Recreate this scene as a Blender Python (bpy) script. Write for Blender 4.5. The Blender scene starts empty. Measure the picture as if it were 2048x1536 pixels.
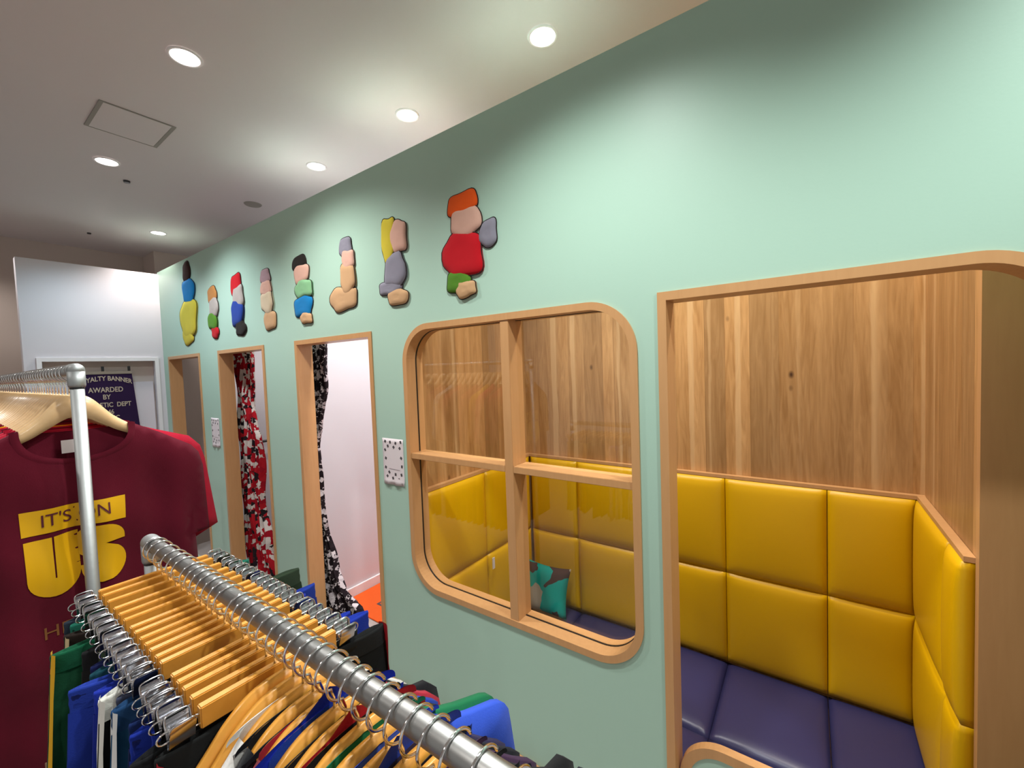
import bpy, bmesh, math, random
from mathutils import Vector, Matrix
from mathutils.geometry import delaunay_2d_cdt
R = math.radians
PI = math.pi
random.seed(7)
S = bpy.context.scene
col = S.collection

# ------------------------------------------------------------------ camera, view, world, big lights
YAW, PITCH, ROLL, FPX = R(35.41891844), R(-2.39394899), R(-2.08135922), 835.8
cy, sy, cp, sp = math.cos(YAW), math.sin(YAW), math.cos(PITCH), math.sin(PITCH)
fwd = Vector((-sy*cp, cy*cp, sp)); rt = Vector((cy, sy, 0)); up = rt.cross(fwd)
r2 = math.cos(ROLL)*rt + math.sin(ROLL)*up; u2 = -math.sin(ROLL)*rt + math.cos(ROLL)*up
cam_d = bpy.data.cameras.new('camera'); cam = bpy.data.objects.new('camera', cam_d); col.objects.link(cam)
m = Matrix.Identity(4)
for i in range(3):
    m[i][0] = r2[i]; m[i][1] = u2[i]; m[i][2] = -fwd[i]
m[2][3] = 1.65
cam.matrix_world = m
cam_d.sensor_width = 36; cam_d.lens = FPX/2048*36; cam_d.clip_start = 0.02
S.camera = cam
S.view_settings.view_transform = 'Standard'; S.view_settings.look = 'None'
S.view_settings.gamma = 1; S.view_settings.use_curve_mapping = False
S.view_settings.exposure = 0.52
w = bpy.data.worlds.new('mall_ambience'); S.world = w; w.use_nodes = True
w.node_tree.nodes['Background'].inputs[0].default_value = (1.0, 0.97, 0.94, 1)
w.node_tree.nodes['Background'].inputs[1].default_value = 0.33
CEIL = 2.95
WALL_H = 2.643
#  (x, y, power, spot angle, colour, shown in the photo's frame)
DOWNLIGHTS = [(-2.05, 0.685, 50, 'second downlight from the near end of the front row', (1, .98, .96)),
              (-3.38, 0.70, 50, 'downlight beyond the access panel', (.88, .93, 1)),
              (-0.85, 1.49, 42, 'nearest downlight above the booth', (1, .96, .92)),
              (-1.66, 1.50, 42, 'downlight above the wall between the round-cornered window and the fitting rooms', (1, .96, .92)),
              (-2.51, 1.50, 42, 'downlight above the middle fitting room', (1, .92, .92)),
              (-4.70, 1.28, 26, 'farthest downlight near the white end wall', (1, .90, .86))]
for (x, y, e, w_, c) in DOWNLIGHTS + [(-0.55, 0.60, 55, '', (.97, 1, .98)), (0.75, 0.75, 50, '', (.93, 1, .98)),
                                      (0.05, 1.95, 50, '', (1, .93, .82)), (-3.3, 2.3, 40, '', (1, .95, .92)), (-2.1, 2.3, 46, '', (1, .95, .96)), (-4.5, 2.4, 9, '', (1, .95, .9)), (-5.2, .2, 14, '', (1, .95, .92)), (-4.35, 0.75, 16, '', (.62, .86, 1)),  # unseen fill lamps, added to brighten booth, fitting rooms and far end
                                      (-2.2, -1.0, 24, '', (1, .97, .93)), (-0.4, -1.0, 26, '', (1, .97, .93)), (-4.0, -1.2, 30, '', (1, .97, .93))]:
    l = bpy.data.lights.new('downlight_or_fill_lamp', 'SPOT'); l.energy = e*1.28; l.color = c
    l.spot_size = R(162 if w_ == 'wide' else 128); l.spot_blend = 0.75; l.shadow_soft_size = 0.05
    o = bpy.data.objects.new('downlight_or_fill_lamp', l); o.location = (x, y, CEIL-0.03); col.objects.link(o)

# ------------------------------------------------------------------ materials
def hx(s):
    v = [int(s[i:i+2], 16)/255 for i in (0, 2, 4)]
    return tuple((c/12.92 if c <= .04045 else ((c+.055)/1.055)**2.4) for c in v) + (1,)
def newmat(name, colr, rough=.6, metal=0, spec=.5):
    mt = bpy.data.materials.new(name); mt.use_nodes = True
    b = mt.node_tree.nodes['Principled BSDF']
    b.inputs['Base Color'].default_value = hx(colr) if isinstance(colr, str) else colr
    b.inputs['Roughness'].default_value = rough; b.inputs['Metallic'].default_value = metal
    b.inputs['Specular IOR Level'].default_value = spec
    return mt, mt.node_tree, b
def noise_bump(nt, b, scale, strength, dist=.002, detail=4, coord='Object', mapscale=None):
    tc = nt.nodes.new('ShaderNodeTexCoord'); n = nt.nodes.new('ShaderNodeTexNoise'); bp = nt.nodes.new('ShaderNodeBump')
    n.inputs['Scale'].default_value = scale; n.inputs['Detail'].default_value = detail
    bp.inputs['Strength'].default_value = strength; bp.inputs['Distance'].default_value = dist
    src = tc.outputs[coord]
    if mapscale:
        mp = nt.nodes.new('ShaderNodeMapping'); mp.inputs['Scale'].default_value = mapscale
        nt.links.new(src, mp.inputs[0]); src = mp.outputs[0]
    nt.links.new(src, n.inputs['Vector']); nt.links.new(n.outputs['Fac'], bp.inputs['Height']); nt.links.new(bp.outputs[0], b.inputs['Normal'])
    return n
def paint(name, c, rough=.55, bump=.15):
    mt, nt, b = newmat(name, c, rough, 0, .3); noise_bump(nt, b, 140, bump, .001); return mt
def fabric(name, c, rough=.9, c2=None):
    mt, nt, b = newmat(name, c, rough, 0, .08)
    b.inputs['Sheen Weight'].default_value = .04; b.inputs['Sheen Roughness'].default_value = .6
    n = noise_bump(nt, b, 420, .35, .001)
    n2 = nt.nodes.new('ShaderNodeTexNoise'); n2.inputs['Scale'].default_value = 9; n2.inputs['Detail'].default_value = 5
    tc = nt.nodes.new('ShaderNodeTexCoord'); nt.links.new(tc.outputs['Object'], n2.inputs['Vector'])
    mx = nt.nodes.new('ShaderNodeMix'); mx.data_type = 'RGBA'
    a = hx(c) if isinstance(c, str) else c
    mx.inputs[6].default_value = tuple(v*.86 for v in a[:3]) + (1,)
    mx.inputs[7].default_value = tuple(min(1, v*1.12) for v in a[:3]) + (1,)
    nt.links.new(n2.outputs['Fac'], mx.inputs[0]); nt.links.new(mx.outputs[2], b.inputs['Base Color'])
    return mt
def wood(name, c, c2, scale=(30, 30, 3), rough=.45, coat=0):
    mt, nt, b = newmat(name, c, rough, 0, .4)
    tc = nt.nodes.new('ShaderNodeTexCoord'); mp = nt.nodes.new('ShaderNodeMapping'); mp.inputs['Scale'].default_value = scale
    n = nt.nodes.new('ShaderNodeTexNoise'); n.inputs['Scale'].default_value = 1; n.inputs['Detail'].default_value = 8; n.inputs['Distortion'].default_value = .6
    cr = nt.nodes.new('ShaderNodeMix'); cr.data_type = 'RGBA'
    cr.inputs[6].default_value = hx(c); cr.inputs[7].default_value = hx(c2)
    nt.links.new(tc.outputs['Object'], mp.inputs[0]); nt.links.new(mp.outputs[0], n.inputs['Vector'])
    nt.links.new(n.outputs['Fac'], cr.inputs[0]); nt.links.new(cr.outputs[2], b.inputs['Base Color'])
    b.inputs['Coat Weight'].default_value = coat; b.inputs['Coat Roughness'].default_value = .2
    return mt
def metal(name, c, rough, bump=0):
    mt, nt, b = newmat(name, c, rough, 1.0)
    if bump: noise_bump(nt, b, 60, bump, .001)
    return mt
M = {}
M['mint'] = paint('mint_wall_paint', 'AACAB8', .42, .12)
M['ceiling'] = paint('ceiling_paint', 'CDC6C6', .8)
M['white'] = paint('white_wall_paint', 'D3CFD3', .7)
M['beige'] = paint('beige_wall_paint', 'BFB1A7', .8)
M['trim_white'] = paint('white_trim_paint', 'E4E2E2', .4)
M['lam'] = wood('beech_laminate', 'BC8C5C', 'CB9B69', (55, 55, 5), .38)
M['honey'] = wood('honey_wood', 'C8862F', 'DA9C42', (60, 30, 60), .32, .4)
M['palewood'] = wood('pale_wood', 'D2AC7A', 'E2C092', (60, 12, 60), .34, .3)
M['chrome'] = metal('chrome', (.80, .80, .80, 1), .12)
M['galv'] = metal('galvanised_steel', (.38, .40, .40, 1), .55, .35)
M['steel'] = metal('brushed_steel_pipe', (.33, .33, .32, 1), .42)
M['clip'] = metal('clip_chrome', (.60, .60, .62, 1), .14)
M['black'] = newmat('black_plastic', '1B1B1D', .4)[0]
M['grout'] = paint('grey_floor', 'A89E98', .6)
M['orange'] = paint('orange_mat', 'D8581A', .85)
M['paper'] = newmat('paper', 'DCD3D4', .7)[0]
M['ink'] = newmat('dark_ink', '4A4448', .8)[0]
M['softink'] = newmat('faded_ink', 'A89EA2', .8)[0]
M['cream'] = fabric('cream_felt', 'B9AC97')
M['yellow_v'] = None

def plank_material():
    mt, nt, b = newmat('oak_plank_panelling', 'A87C4B', .42, 0, .4)
    L, N = nt.links, nt.nodes
    tc = N.new('ShaderNodeTexCoord'); sx = N.new('ShaderNodeSeparateXYZ'); L.new(tc.outputs['Object'], sx.inputs[0])
    ad = N.new('ShaderNodeMath'); ad.operation = 'ADD'; L.new(sx.outputs[0], ad.inputs[0]); L.new(sx.outputs[1], ad.inputs[1])
    # boards of alternating widths: floor(u/.118)
    dv = N.new('ShaderNodeMath'); dv.operation = 'DIVIDE'; L.new(ad.outputs[0], dv.inputs[0]); dv.inputs[1].default_value = .112
    wv = N.new('ShaderNodeTexNoise'); wv.noise_dimensions = '1D'; wv.inputs['Scale'].default_value = .6; L.new(dv.outputs[0], wv.inputs['W'])
    a2 = N.new('ShaderNodeMath'); a2.operation = 'MULTIPLY_ADD'; L.new(wv.outputs['Fac'], a2.inputs[0]); a2.inputs[1].default_value = 1.6; L.new(dv.outputs[0], a2.inputs[2])
    fl = N.new('ShaderNodeMath'); fl.operation = 'FLOOR'; L.new(a2.outputs[0], fl.inputs[0])
    wn = N.new('ShaderNodeTexWhiteNoise'); wn.noise_dimensions = '1D'; L.new(fl.outputs[0], wn.inputs['W'])
    # grain, shifted per board
    cb = N.new('ShaderNodeCombineXYZ')
    mu = N.new('ShaderNodeMath'); mu.operation = 'MULTIPLY'; L.new(ad.outputs[0], mu.inputs[0]); mu.inputs[1].default_value = 34
    mz = N.new('ShaderNodeMath'); mz.operation = 'MULTIPLY_ADD'; L.new(sx.outputs[2], mz.inputs[0]); mz.inputs[1].default_value = 3.2
    m5 = N.new('ShaderNodeMath'); m5.operation = 'MULTIPLY'; L.new(wn.outputs[0], m5.inputs[0]); m5.inputs[1].default_value = 50
    L.new(m5.outputs[0], mz.inputs[2]); L.new(mu.outputs[0], cb.inputs[0]); L.new(mz.outputs[0], cb.inputs[2]); L.new(m5.outputs[0], cb.inputs[1])
    n1 = N.new('ShaderNodeTexNoise'); n1.inputs['Scale'].default_value = 1; n1.inputs['Detail'].default_value = 9; n1.inputs['Distortion'].default_value = 2.2
    L.new(cb.outputs[0], n1.inputs['Vector'])
    n2 = N.new('ShaderNodeTexNoise'); n2.inputs['Scale'].default_value = .22; n2.inputs['Detail'].default_value = 3; n2.inputs['Distortion'].default_value = 2.5
    L.new(cb.outputs[0], n2.inputs['Vector'])
    r1 = N.new('ShaderNodeValToRGB'); L.new(n1.outputs['Fac'], r1.inputs[0])
    r1.color_ramp.elements[0].position = .3; r1.color_ramp.elements[0].color = hx('8F6335')
    r1.color_ramp.elements[1].position = .72; r1.color_ramp.elements[1].color = hx('BE915F')
    r2_ = N.new('ShaderNodeValToRGB'); L.new(n2.outputs['Fac'], r2_.inputs[0])
    r2_.color_ramp.elements[0].position = .35; r2_.color_ramp.elements[0].color = hx('A67A49')
    r2_.color_ramp.elements[1].position = .7; r2_.color_ramp.elements[1].color = hx('C99E6C')
    mx = N.new('ShaderNodeMix'); mx.data_type = 'RGBA'; mx.inputs[0].default_value = .5
    L.new(r1.outputs[0], mx.inputs[6]); L.new(r2_.outputs[0], mx.inputs[7])
    # tone per board
    tone = N.new('ShaderNodeMapRange'); L.new(wn.outputs[0], tone.inputs[0]); tone.inputs[3].default_value = .80; tone.inputs[4].default_value = 1.20
    hs = N.new('ShaderNodeHueSaturation'); L.new(tone.outputs[0], hs.inputs['Value']); L.new(mx.outputs[2], hs.inputs['Color']); hs.inputs['Saturation'].default_value = 1.0
    sw = N.new('ShaderNodeTexNoise'); sw.noise_dimensions = '1D'; sw.inputs['Scale'].default_value = 13; sw.inputs['Detail'].default_value = 1
    sdv = N.new('ShaderNodeMath'); sdv.operation = 'MULTIPLY_ADD'; L.new(n2.outputs['Fac'], sdv.inputs[0]); sdv.inputs[1].default_value = .035; L.new(ad.outputs[0], sdv.inputs[2]); L.new(sdv.outputs[0], sw.inputs['W'])
    swr = N.new('ShaderNodeValToRGB'); L.new(sw.outputs['Fac'], swr.inputs[0]); swr.color_ramp.elements[0].position = .62; swr.color_ramp.elements[0].color = (0, 0, 0, 1); swr.color_ramp.elements[1].position = .70; swr.color_ramp.elements[1].color = (.55, .55, .55, 1)
    swm = N.new('ShaderNodeMix'); swm.data_type = 'RGBA'; L.new(swr.outputs[0], swm.inputs[0]); L.new(hs.outputs[0], swm.inputs[6]); swm.inputs[7].default_value = hx('D6B183')
    # knots
    vo = N.new('ShaderNodeTexVoronoi'); vo.inputs['Scale'].default_value = 1
    mp = N.new('ShaderNodeMapping'); mp.inputs['Scale'].default_value = (4.4, 4.4, 2.6); L.new(tc.outputs['Object'], mp.inputs[0]); L.new(mp.outputs[0], vo.inputs['Vector'])
    kr = N.new('ShaderNodeValToRGB'); L.new(vo.outputs['Distance'], kr.inputs[0])
    kr.color_ramp.elements[0].position = .015; kr.color_ramp.elements[0].color = (.16, .10, .06, 1)
    kr.color_ramp.elements[1].position = .06; kr.color_ramp.elements[1].color = (1, 1, 1, 1)
    mk = N.new('ShaderNodeMix'); mk.data_type = 'RGBA'; mk.blend_type = 'MULTIPLY'; mk.inputs[0].default_value = 1
    L.new(swm.outputs[2], mk.inputs[6]); L.new(kr.outputs[0], mk.inputs[7])
    # joint between boards
    fr = N.new('ShaderNodeMath'); fr.operation = 'FRACT'; L.new(a2.outputs[0], fr.inputs[0])
    jr = N.new('ShaderNodeValToRGB'); L.new(fr.outputs[0], jr.inputs[0]); jr.color_ramp.elements[0].position = 0; jr.color_ramp.elements[0].color = (.5, .42, .35, 1)
    jr.color_ramp.elements[1].position = .02; jr.color_ramp.elements[1].color = (1, 1, 1, 1)
    mj = N.new('ShaderNodeMix'); mj.data_type = 'RGBA'; mj.blend_type = 'MULTIPLY'; mj.inputs[0].default_value = .8
    L.new(mk.outputs[2], mj.inputs[6]); L.new(jr.outputs[0], mj.inputs[7])
    L.new(mj.outputs[2], b.inputs['Base Color'])
    return mt
M['plank'] = plank_material()
def leather(name, c, rough=.38):
    mt, nt, b = newmat(name, c, rough, 0, .45); noise_bump(nt, b, 260, .18, .0006, 6); return mt
M['yellow'] = leather('yellow_vinyl', 'D9A800', .40)
M['navy_vinyl'] = leather('navy_vinyl', '302F56', .34)
def glass_material():
    mt = bpy.data.materials.new('window_glass'); mt.use_nodes = True; nt = mt.node_tree; nt.nodes.clear()
    o = nt.nodes.new('ShaderNodeOutputMaterial'); mx = nt.nodes.new('ShaderNodeMixShader'); t = nt.nodes.new('ShaderNodeBsdfTransparent')
    g = nt.nodes.new('ShaderNodeBsdfGlossy'); lw_ = nt.nodes.new('ShaderNodeLayerWeight'); pw = nt.nodes.new('ShaderNodeMath'); pw.operation = 'POWER'; pw.inputs[1].default_value = 5
    f = nt.nodes.new('ShaderNodeMath'); f.operation = 'MULTIPLY_ADD'; f.inputs[1].default_value = .96; f.inputs[2].default_value = .04
    nt.links.new(lw_.outputs['Facing'], pw.inputs[0]); nt.links.new(pw.outputs[0], f.inputs[0]); lw_.inputs[0].default_value = .5
    g.inputs['Roughness'].default_value = .01; t.inputs[0].default_value = (.97, .98, .97, 1)
    nt.links.new(f.outputs[0], mx.inputs[0]); nt.links.new(t.outputs[0], mx.inputs[1]); nt.links.new(g.outputs[0], mx.inputs[2]); nt.links.new(mx.outputs[0], o.inputs[0])
    return mt
M['glass'] = glass_material()
def emis(name, c, s):
    mt, nt, b = newmat(name, c, .5); b.inputs['Emission Color'].default_value = hx(c); b.inputs['Emission Strength'].default_value = s; return mt
M['lamp'] = emis('lamp_diffuser', 'FFF4F0', 9)
def blotch(name, cols, scale):
    """printed cloth: flat irregular blobs in a few colours"""
    mt, nt, b = newmat(name, cols[0], .9, 0, .1)
    tc = nt.nodes.new('ShaderNodeTexCoord'); v = nt.nodes.new('ShaderNodeTexVoronoi'); n = nt.nodes.new('ShaderNodeTexNoise')
    n.inputs['Scale'].default_value = scale*1.3; n.inputs['Detail'].default_value = 2
    ad = nt.nodes.new('ShaderNodeVectorMath'); ad.operation = 'MULTIPLY_ADD'; ad.inputs[1].default_value = (.05, .05, .05)
    nt.links.new(tc.outputs['Object'], n.inputs['Vector']); nt.links.new(n.outputs['Color'], ad.inputs[0]); nt.links.new(tc.outputs['Object'], ad.inputs[2])
    nt.links.new(ad.outputs[0], v.inputs['Vector']); v.inputs['Scale'].default_value = scale
    sp_ = nt.nodes.new('ShaderNodeSeparateColor'); nt.links.new(v.outputs['Color'], sp_.inputs[0])
    cr = nt.nodes.new('ShaderNodeValToRGB'); cr.color_ramp.interpolation = 'CONSTANT'
    e = cr.color_ramp.elements; e[0].position = 0; e[0].color = hx(cols[0]); e[1].position = 1/len(cols); e[1].color = hx(cols[1])
    for i, c in enumerate(cols[2:], 2):
        k = e.new(i/len(cols)); k.color = hx(c)
    nt.links.new(sp_.outputs[0], cr.inputs[0]); nt.links.new(cr.outputs[0], b.inputs['Base Color'])
    return mt
M['curtain_red'] = blotch('red_print_cloth', ['8E1220', 'C9C0B8', 'A31A24', '231B1E', '98121E', 'BDB4AC'], 26)
M['curtain_bw'] = blotch('black_and_white_print_cloth', ['221B1F', 'CFC6C8', '2A2226', '241D20', 'B5ABAE', '1F191C'], 42)
M['pillow'] = blotch('teal_print_cloth', ['10928A', '0F8A84', '12988F', '0F8F88', '43302C', '9A9083', '0E8C86'], 8)

# ------------------------------------------------------------------ mesh helpers
def link(name, bm, mat, parent=None, smooth=False):
    me = bpy.data.meshes.new(name); bm.to_mesh(me); bm.free()
    if mat: me.materials.append(mat)
    if smooth:
        for p in me.polygons: p.use_smooth = True
    o = bpy.data.objects.new(name, me); col.objects.link(o)
    if parent: o.parent = parent
    return o
def tag(o, label=None, cat=None, group=None, kind=None):
    if label: o['label'] = label
    if cat: o['category'] = cat
    if group: o['group'] = group
    if kind: o['kind'] = kind
    return o
def empty(name, loc=(0, 0, 0), rz=0):
    o = bpy.data.objects.new(name, None); o.location = loc; o.rotation_euler = (0, 0, rz); o.empty_display_size = .05; col.objects.link(o); return o
def copy_tree(o, parent=None):
    c = o.copy(); col.objects.link(c)
    if parent: c.parent = parent
    for ch in [k for k in o.children]: copy_tree(ch, c)
    return c
def box(bm, x0, x1, y0, y1, z0, z1):
    v = [bm.verts.new((x, y, z)) for x in (x0, x1) for y in (y0, y1) for z in (z0, z1)]
    for f in ((0, 1, 3, 2), (4, 6, 7, 5), (0, 4, 5, 1), (2, 3, 7, 6), (0, 2, 6, 4), (1, 5, 7, 3)): bm.faces.new([v[i] for i in f])
    return v
def bbox(name, c, mat, parent=None, bev=0, smooth=False):
    bm = bmesh.new(); box(bm, *c)
    bmesh.ops.recalc_face_normals(bm, faces=bm.faces)
    if bev: bmesh.ops.bevel(bm, geom=list(bm.edges), offset=bev, segments=2, affect='EDGES')
    return link(name, bm, mat, parent, smooth)
def tube(bm, pts, r, n=8, closed=False, cap=True):
    pts = [Vector(p) for p in pts]; N = len(pts); rings = []
    prev = None
    for i, p in enumerate(pts):
        a = pts[(i-1) % N] if (closed or i > 0) else p; b = pts[(i+1) % N] if (closed or i < N-1) else p
        t = (b-a).normalized()
        if prev is None:
            nn = t.orthogonal().normalized()
        else:
            nn = (prev - t*prev.dot(t)).normalized()
        prev = nn; bb = t.cross(nn); rr = r[i] if isinstance(r, (list, tuple)) else r
        rings.append([bm.verts.new(p + (nn*math.cos(2*PI*k/n) + bb*math.sin(2*PI*k/n))*rr) for k in range(n)])
    for i in range(N if closed else N-1):
        A, B = rings[i], rings[(i+1) % N]
        for k in range(n): bm.faces.new((A[k], A[(k+1) % n], B[(k+1) % n], B[k]))
    if cap and not closed:
        bm.faces.new(rings[0][::-1]); bm.faces.new(rings[-1])
def prism(bm, pts, y0, y1):
    """extrude an (x,z) polygon along y"""
    a = [bm.verts.new((x, y0, z)) for x, z in pts]; b = [bm.verts.new((x, y1, z)) for x, z in pts]
    n = len(pts); bm.faces.new(a); bm.faces.new(b[::-1])
    for i in range(n): bm.faces.new((a[i], b[i], b[(i+1) % n], a[(i+1) % n]))
def rrect(x0, x1, z0, z1, rads, n=10):
    """rounded rectangle, radii (bl, br, tr, tl), counter-clockwise"""
    pts = []
    for (cx, cz, r, a0) in ((x0, z0, rads[0], 180), (x1, z0, rads[1], 270), (x1, z1, rads[2], 0), (x0, z1, rads[3], 90)):
        sx_ = 1 if cx == x0 else -1; sz_ = 1 if cz == z0 else -1
        k = n if r > 0 else 0
        for i in range(k+1):
            a = R(a0 + 90*i/max(k, 1)); pts.append((cx + sx_*r + r*math.cos(a), cz + sz_*r + r*math.sin(a)))
    return pts
def tri2d(outline, holes=(), step=None, inside=True):
    vs = [Vector(p) for p in outline]; es = [(i, (i+1) % len(outline)) for i in range(len(outline))]
    for h in holes:
        s = len(vs); vs += [Vector(p) for p in h]; es += [(s+i, s+(i+1) % len(h)) for i in range(len(h))]
    nb = len(vs)
    if step:
        xs = [p[0] for p in outline]; zs = [p[1] for p in outline]
        z = min(zs)+step*.5; row = 0
        while z < max(zs):
            x = min(xs) + (step*.5 if row % 2 else 0)
            while x < max(xs):
                if pip((x, z), outline) and dist_poly((x, z), outline) > step*.45: vs.append(Vector((x, z)))
                x += step
            z += step*.87; row += 1
    out = delaunay_2d_cdt(vs, es, [], 2 if holes else 1, 1e-6)
    return out[0], out[2]
def pip(p, poly):
    x, y = p; c = False; j = len(poly)-1
    for i in range(len(poly)):
        xi, yi = poly[i]; xj, yj = poly[j]
        if (yi > y) != (yj > y) and x < (xj-xi)*(y-yi)/(yj-yi)+xi: c = not c
        j = i
    return c
def dseg(p, a, b):
    dx, dz = b[0]-a[0], b[1]-a[1]; l = dx*dx+dz*dz
    t = 0 if l == 0 else max(0, min(1, ((p[0]-a[0])*dx+(p[1]-a[1])*dz)/l))
    return math.hypot(p[0]-a[0]-t*dx, p[1]-a[1]-t*dz)
def dist_poly(p, poly, skip=()):
    return min(dseg(p, poly[i], poly[(i+1) % len(poly)]) for i in range(len(poly)) if i not in skip)
def fine(me):
    bm = bmesh.new(); bm.from_mesh(me); bmesh.ops.triangulate(bm, faces=bm.faces)
    for _ in range(2):
        es = [e for e in bm.edges if e.calc_length() > .006]
        if es: bmesh.ops.subdivide_edges(bm, edges=es, cuts=1)
        bmesh.ops.triangulate(bm, faces=bm.faces)
    bm.to_mesh(me); bm.free(); return me
def densify(poly, step, closed=True):
    out = []; n = len(poly)
    for i in range(n if closed else n-1):
        a, b = poly[i], poly[(i+1) % n]; k = max(1, int(math.hypot(b[0]-a[0], b[1]-a[1])/step))
        for j in range(k): out.append((a[0]+(b[0]-a[0])*j/k, a[1]+(b[1]-a[1])*j/k))
    if not closed: out.append(poly[-1])
    return out
def plate_with_holes(name, outline, holes, y0, y1, mat, kind='structure'):
    vs, fs = tri2d(outline, holes)
    # drop faces that fall inside a hole
    bm = bmesh.new(); fr = [bm.verts.new((v.x, y0, v.y)) for v in vs]; bk = [bm.verts.new((v.x, y1, v.y)) for v in vs]
    for f in fs:
        c = sum((vs[i] for i in f), Vector((0, 0)))/len(f)
        if any(pip(c, h) for h in holes): continue
        bm.faces.new([fr[i] for i in f]); bm.faces.new([bk[i] for i in reversed(f)])
    bm.edges.ensure_lookup_table()
    bd = [e for e in bm.edges if len(e.link_faces) == 1 and abs(e.verts[0].co.y-y0) < 1e-6]
    idx = {v: i for i, v in enumerate(fr)}
    for e in bd:
        a, b = idx[e.verts[0]], idx[e.verts[1]]
        bm.faces.new((fr[a], fr[b], bk[b], bk[a]))
    bmesh.ops.delete(bm, geom=[v for v in bm.verts if not v.link_faces], context='VERTS')
    bmesh.ops.recalc_face_normals(bm, faces=bm.faces)
    o = link(name, bm, mat); o['kind'] = kind; return o
def ring_frame(outer, inner, y0, y1, closed=True):
    """frame between two same-length (x,z) loops"""
    bm = bmesh.new(); n = len(outer)
    L = [[bm.verts.new((x, y, z)) for x, z in loop] for loop, y in ((outer, y0), (inner, y0), (inner, y1), (outer, y1))]
    rng = n if closed else n-1
    for i in range(rng):
        j = (i+1) % n
        for k in range(4): bm.faces.new((L[k][i], L[k][j], L[(k+1) % 4][j], L[(k+1) % 4][i]))
    if not closed:
        bm.faces.new([L[k][0] for k in range(4)]); bm.faces.new([L[k][-1] for k in (3, 2, 1, 0)])
    bmesh.ops.recalc_face_normals(bm, faces=bm.faces)
    return bm
def text_mesh(body, size, name='t', offset=0.0, extrude=.0005):
    cu = bpy.data.curves.new(name, 'FONT'); cu.body = body; cu.size = size; cu.align_x = 'CENTER'; cu.align_y = 'CENTER'; cu.extrude = extrude; cu.offset = offset
    o = bpy.data.objects.new(name, cu); col.objects.link(o)
    dg = bpy.context.evaluated_depsgraph_get(); me = bpy.data.meshes.new_from_object(o.evaluated_get(dg))
    bpy.data.objects.remove(o); bpy.data.curves.remove(cu); return me

# ------------------------------------------------------------------ setting
YW, YB = 1.316, 1.401          # front and back face of the mint partition
FT = .026                      # frame thickness
door_x = [(-4.794, -4.045), (-3.68, -2.935), (-2.538, -1.788)]
WIN = (-1.557, -.442, .613, 1.857); WR = .17
POR = (-.377, .46, .0, 1.859)
holes = [rrect(a, b, .0005, 1.852, (0, 0, 0, 0)) for a, b in door_x]
holes.append(rrect(*WIN, (WR,)*4, 12)); holes.append(rrect(POR[0], POR[1], .0005, POR[3], (0, 0, WR, 0), 12))
plate_with_holes('wall_right', [(-4.95, -.2), (2.2, -.2), (2.2, WALL_H), (-4.95, WALL_H)], holes, YW, YB, M['mint'])
def st(name, c, mat, parent=None, bev=0):
    o = bbox(name, c, mat, parent, bev)
    if not parent: o['kind'] = 'structure'
    return o
st('floor', (-7, 4, -4.5, 4.2, -.25, -.2), M['grout'])
st('ceiling', (-7, 4, -4.5, 4.2, CEIL, CEIL+.05), M['ceiling'])
st('wall_far', (-5.85, -5.75, -4.5, 4.2, -.2, CEIL), M['beige'])
st('trim_1', (-5.75, -5.4, 1.42, 1.9, -.2, CEIL), M['beige'])
st('wall_back', (-7, 4, 4.1, 4.2, -.2, CEIL), M['white'])
# white end partition with its opening
o = plate_with_holes('wall_end', [(-1.316, -.2), (-.455, -.2), (-.455, 2.625), (-1.316, 2.625)], [rrect(-1.25, -.545, -.1995, 1.825, (0,)*4)], 0, .09, M['white'])
o.rotation_euler = (0, 0, R(-90)); o.location = (-4.93-.0, 0, 0)   # local x -> -world y, local y -> +world x
o.location = (-5.02, 0, 0)
bm = ring_frame(densify([(.52, -.2), (.52, 1.852), (1.275, 1.852), (1.275, -.2)], 5, False), densify([(.548, -.2), (.548, 1.822), (1.247, 1.822), (1.247, -.2)], 5, False), 0, .03, False)
for v in bm.verts: v.co = Vector((v.co.y-4.945, v.co.x, v.co.z))
bmesh.ops.recalc_face_normals(bm, faces=bm.faces)
tag(link('trim_2', bm, M['trim_white']), kind='structure')
st('door_4', (-4.984, -4.965, .548, 1.235, -.2, 1.635), M['white'])
st('trim_3', (-5.01, -4.985, .546, 1.249, -.2, 1.824), M['beige'])
st('floor_fitting_rooms', (-4.95, -1.62, YB+.001, 2.9, -.199, -.0002), M['grout'])
# fitting room and booth shells
for i, (x0, x1) in enumerate([(-2.79, -2.75), (-4.02, -3.98), (-1.66, -1.62)]):
    st('trim_%d' % (i+4), (x0, x1, YB+.001, 2.9, 0, WALL_H), M['white'])
st('wall_fitting_rear', (-4.95, -1.62, 2.9, 2.95, 0, WALL_H), M['white'])
st('baseboard_middle', (-2.75, -2.735, YB+.02, 2.9, 0, .07), M['trim_white'])
st('baseboard_left', (-3.98, -3.965, YB+.02, 2.9, 0, .07), M['trim_white'])
KB = 1.175
BX0, BX1, BY = -1.585, .405, 2.385
YF = 1.685                      # where the right side wall of the booth ends
for n, c in (('wall_booth_rear', (BX0-.015, 1.3, BY, BY+.03, -.2, WALL_H)), ('wall_booth_left', (BX0-.015, BX0, YB+.001, BY, -.2, WALL_H)), ('wall_booth_right', (BX1-.015, BX1+.02, YF+.031, BY, -.2, WALL_H))):
    st(n, c, M['plank'])
st('trim_7', (BX1-.018, 1.3, YF, YF+.03, -.2, WALL_H), M['lam'])
st('trim_8', (BX0, BX1-.015, BY-.03, BY-.001, 1.037, 1.053), M['lam'])
st('trim_9', (BX1-.042, BX1-.016, YF+.032, BY-.031, 1.037, 1.053), M['lam'])
st('trim_10', (BX0+.001, BX0+.03, YB+.02, BY-.031, 1.037, 1.053), M['lam'])
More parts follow.
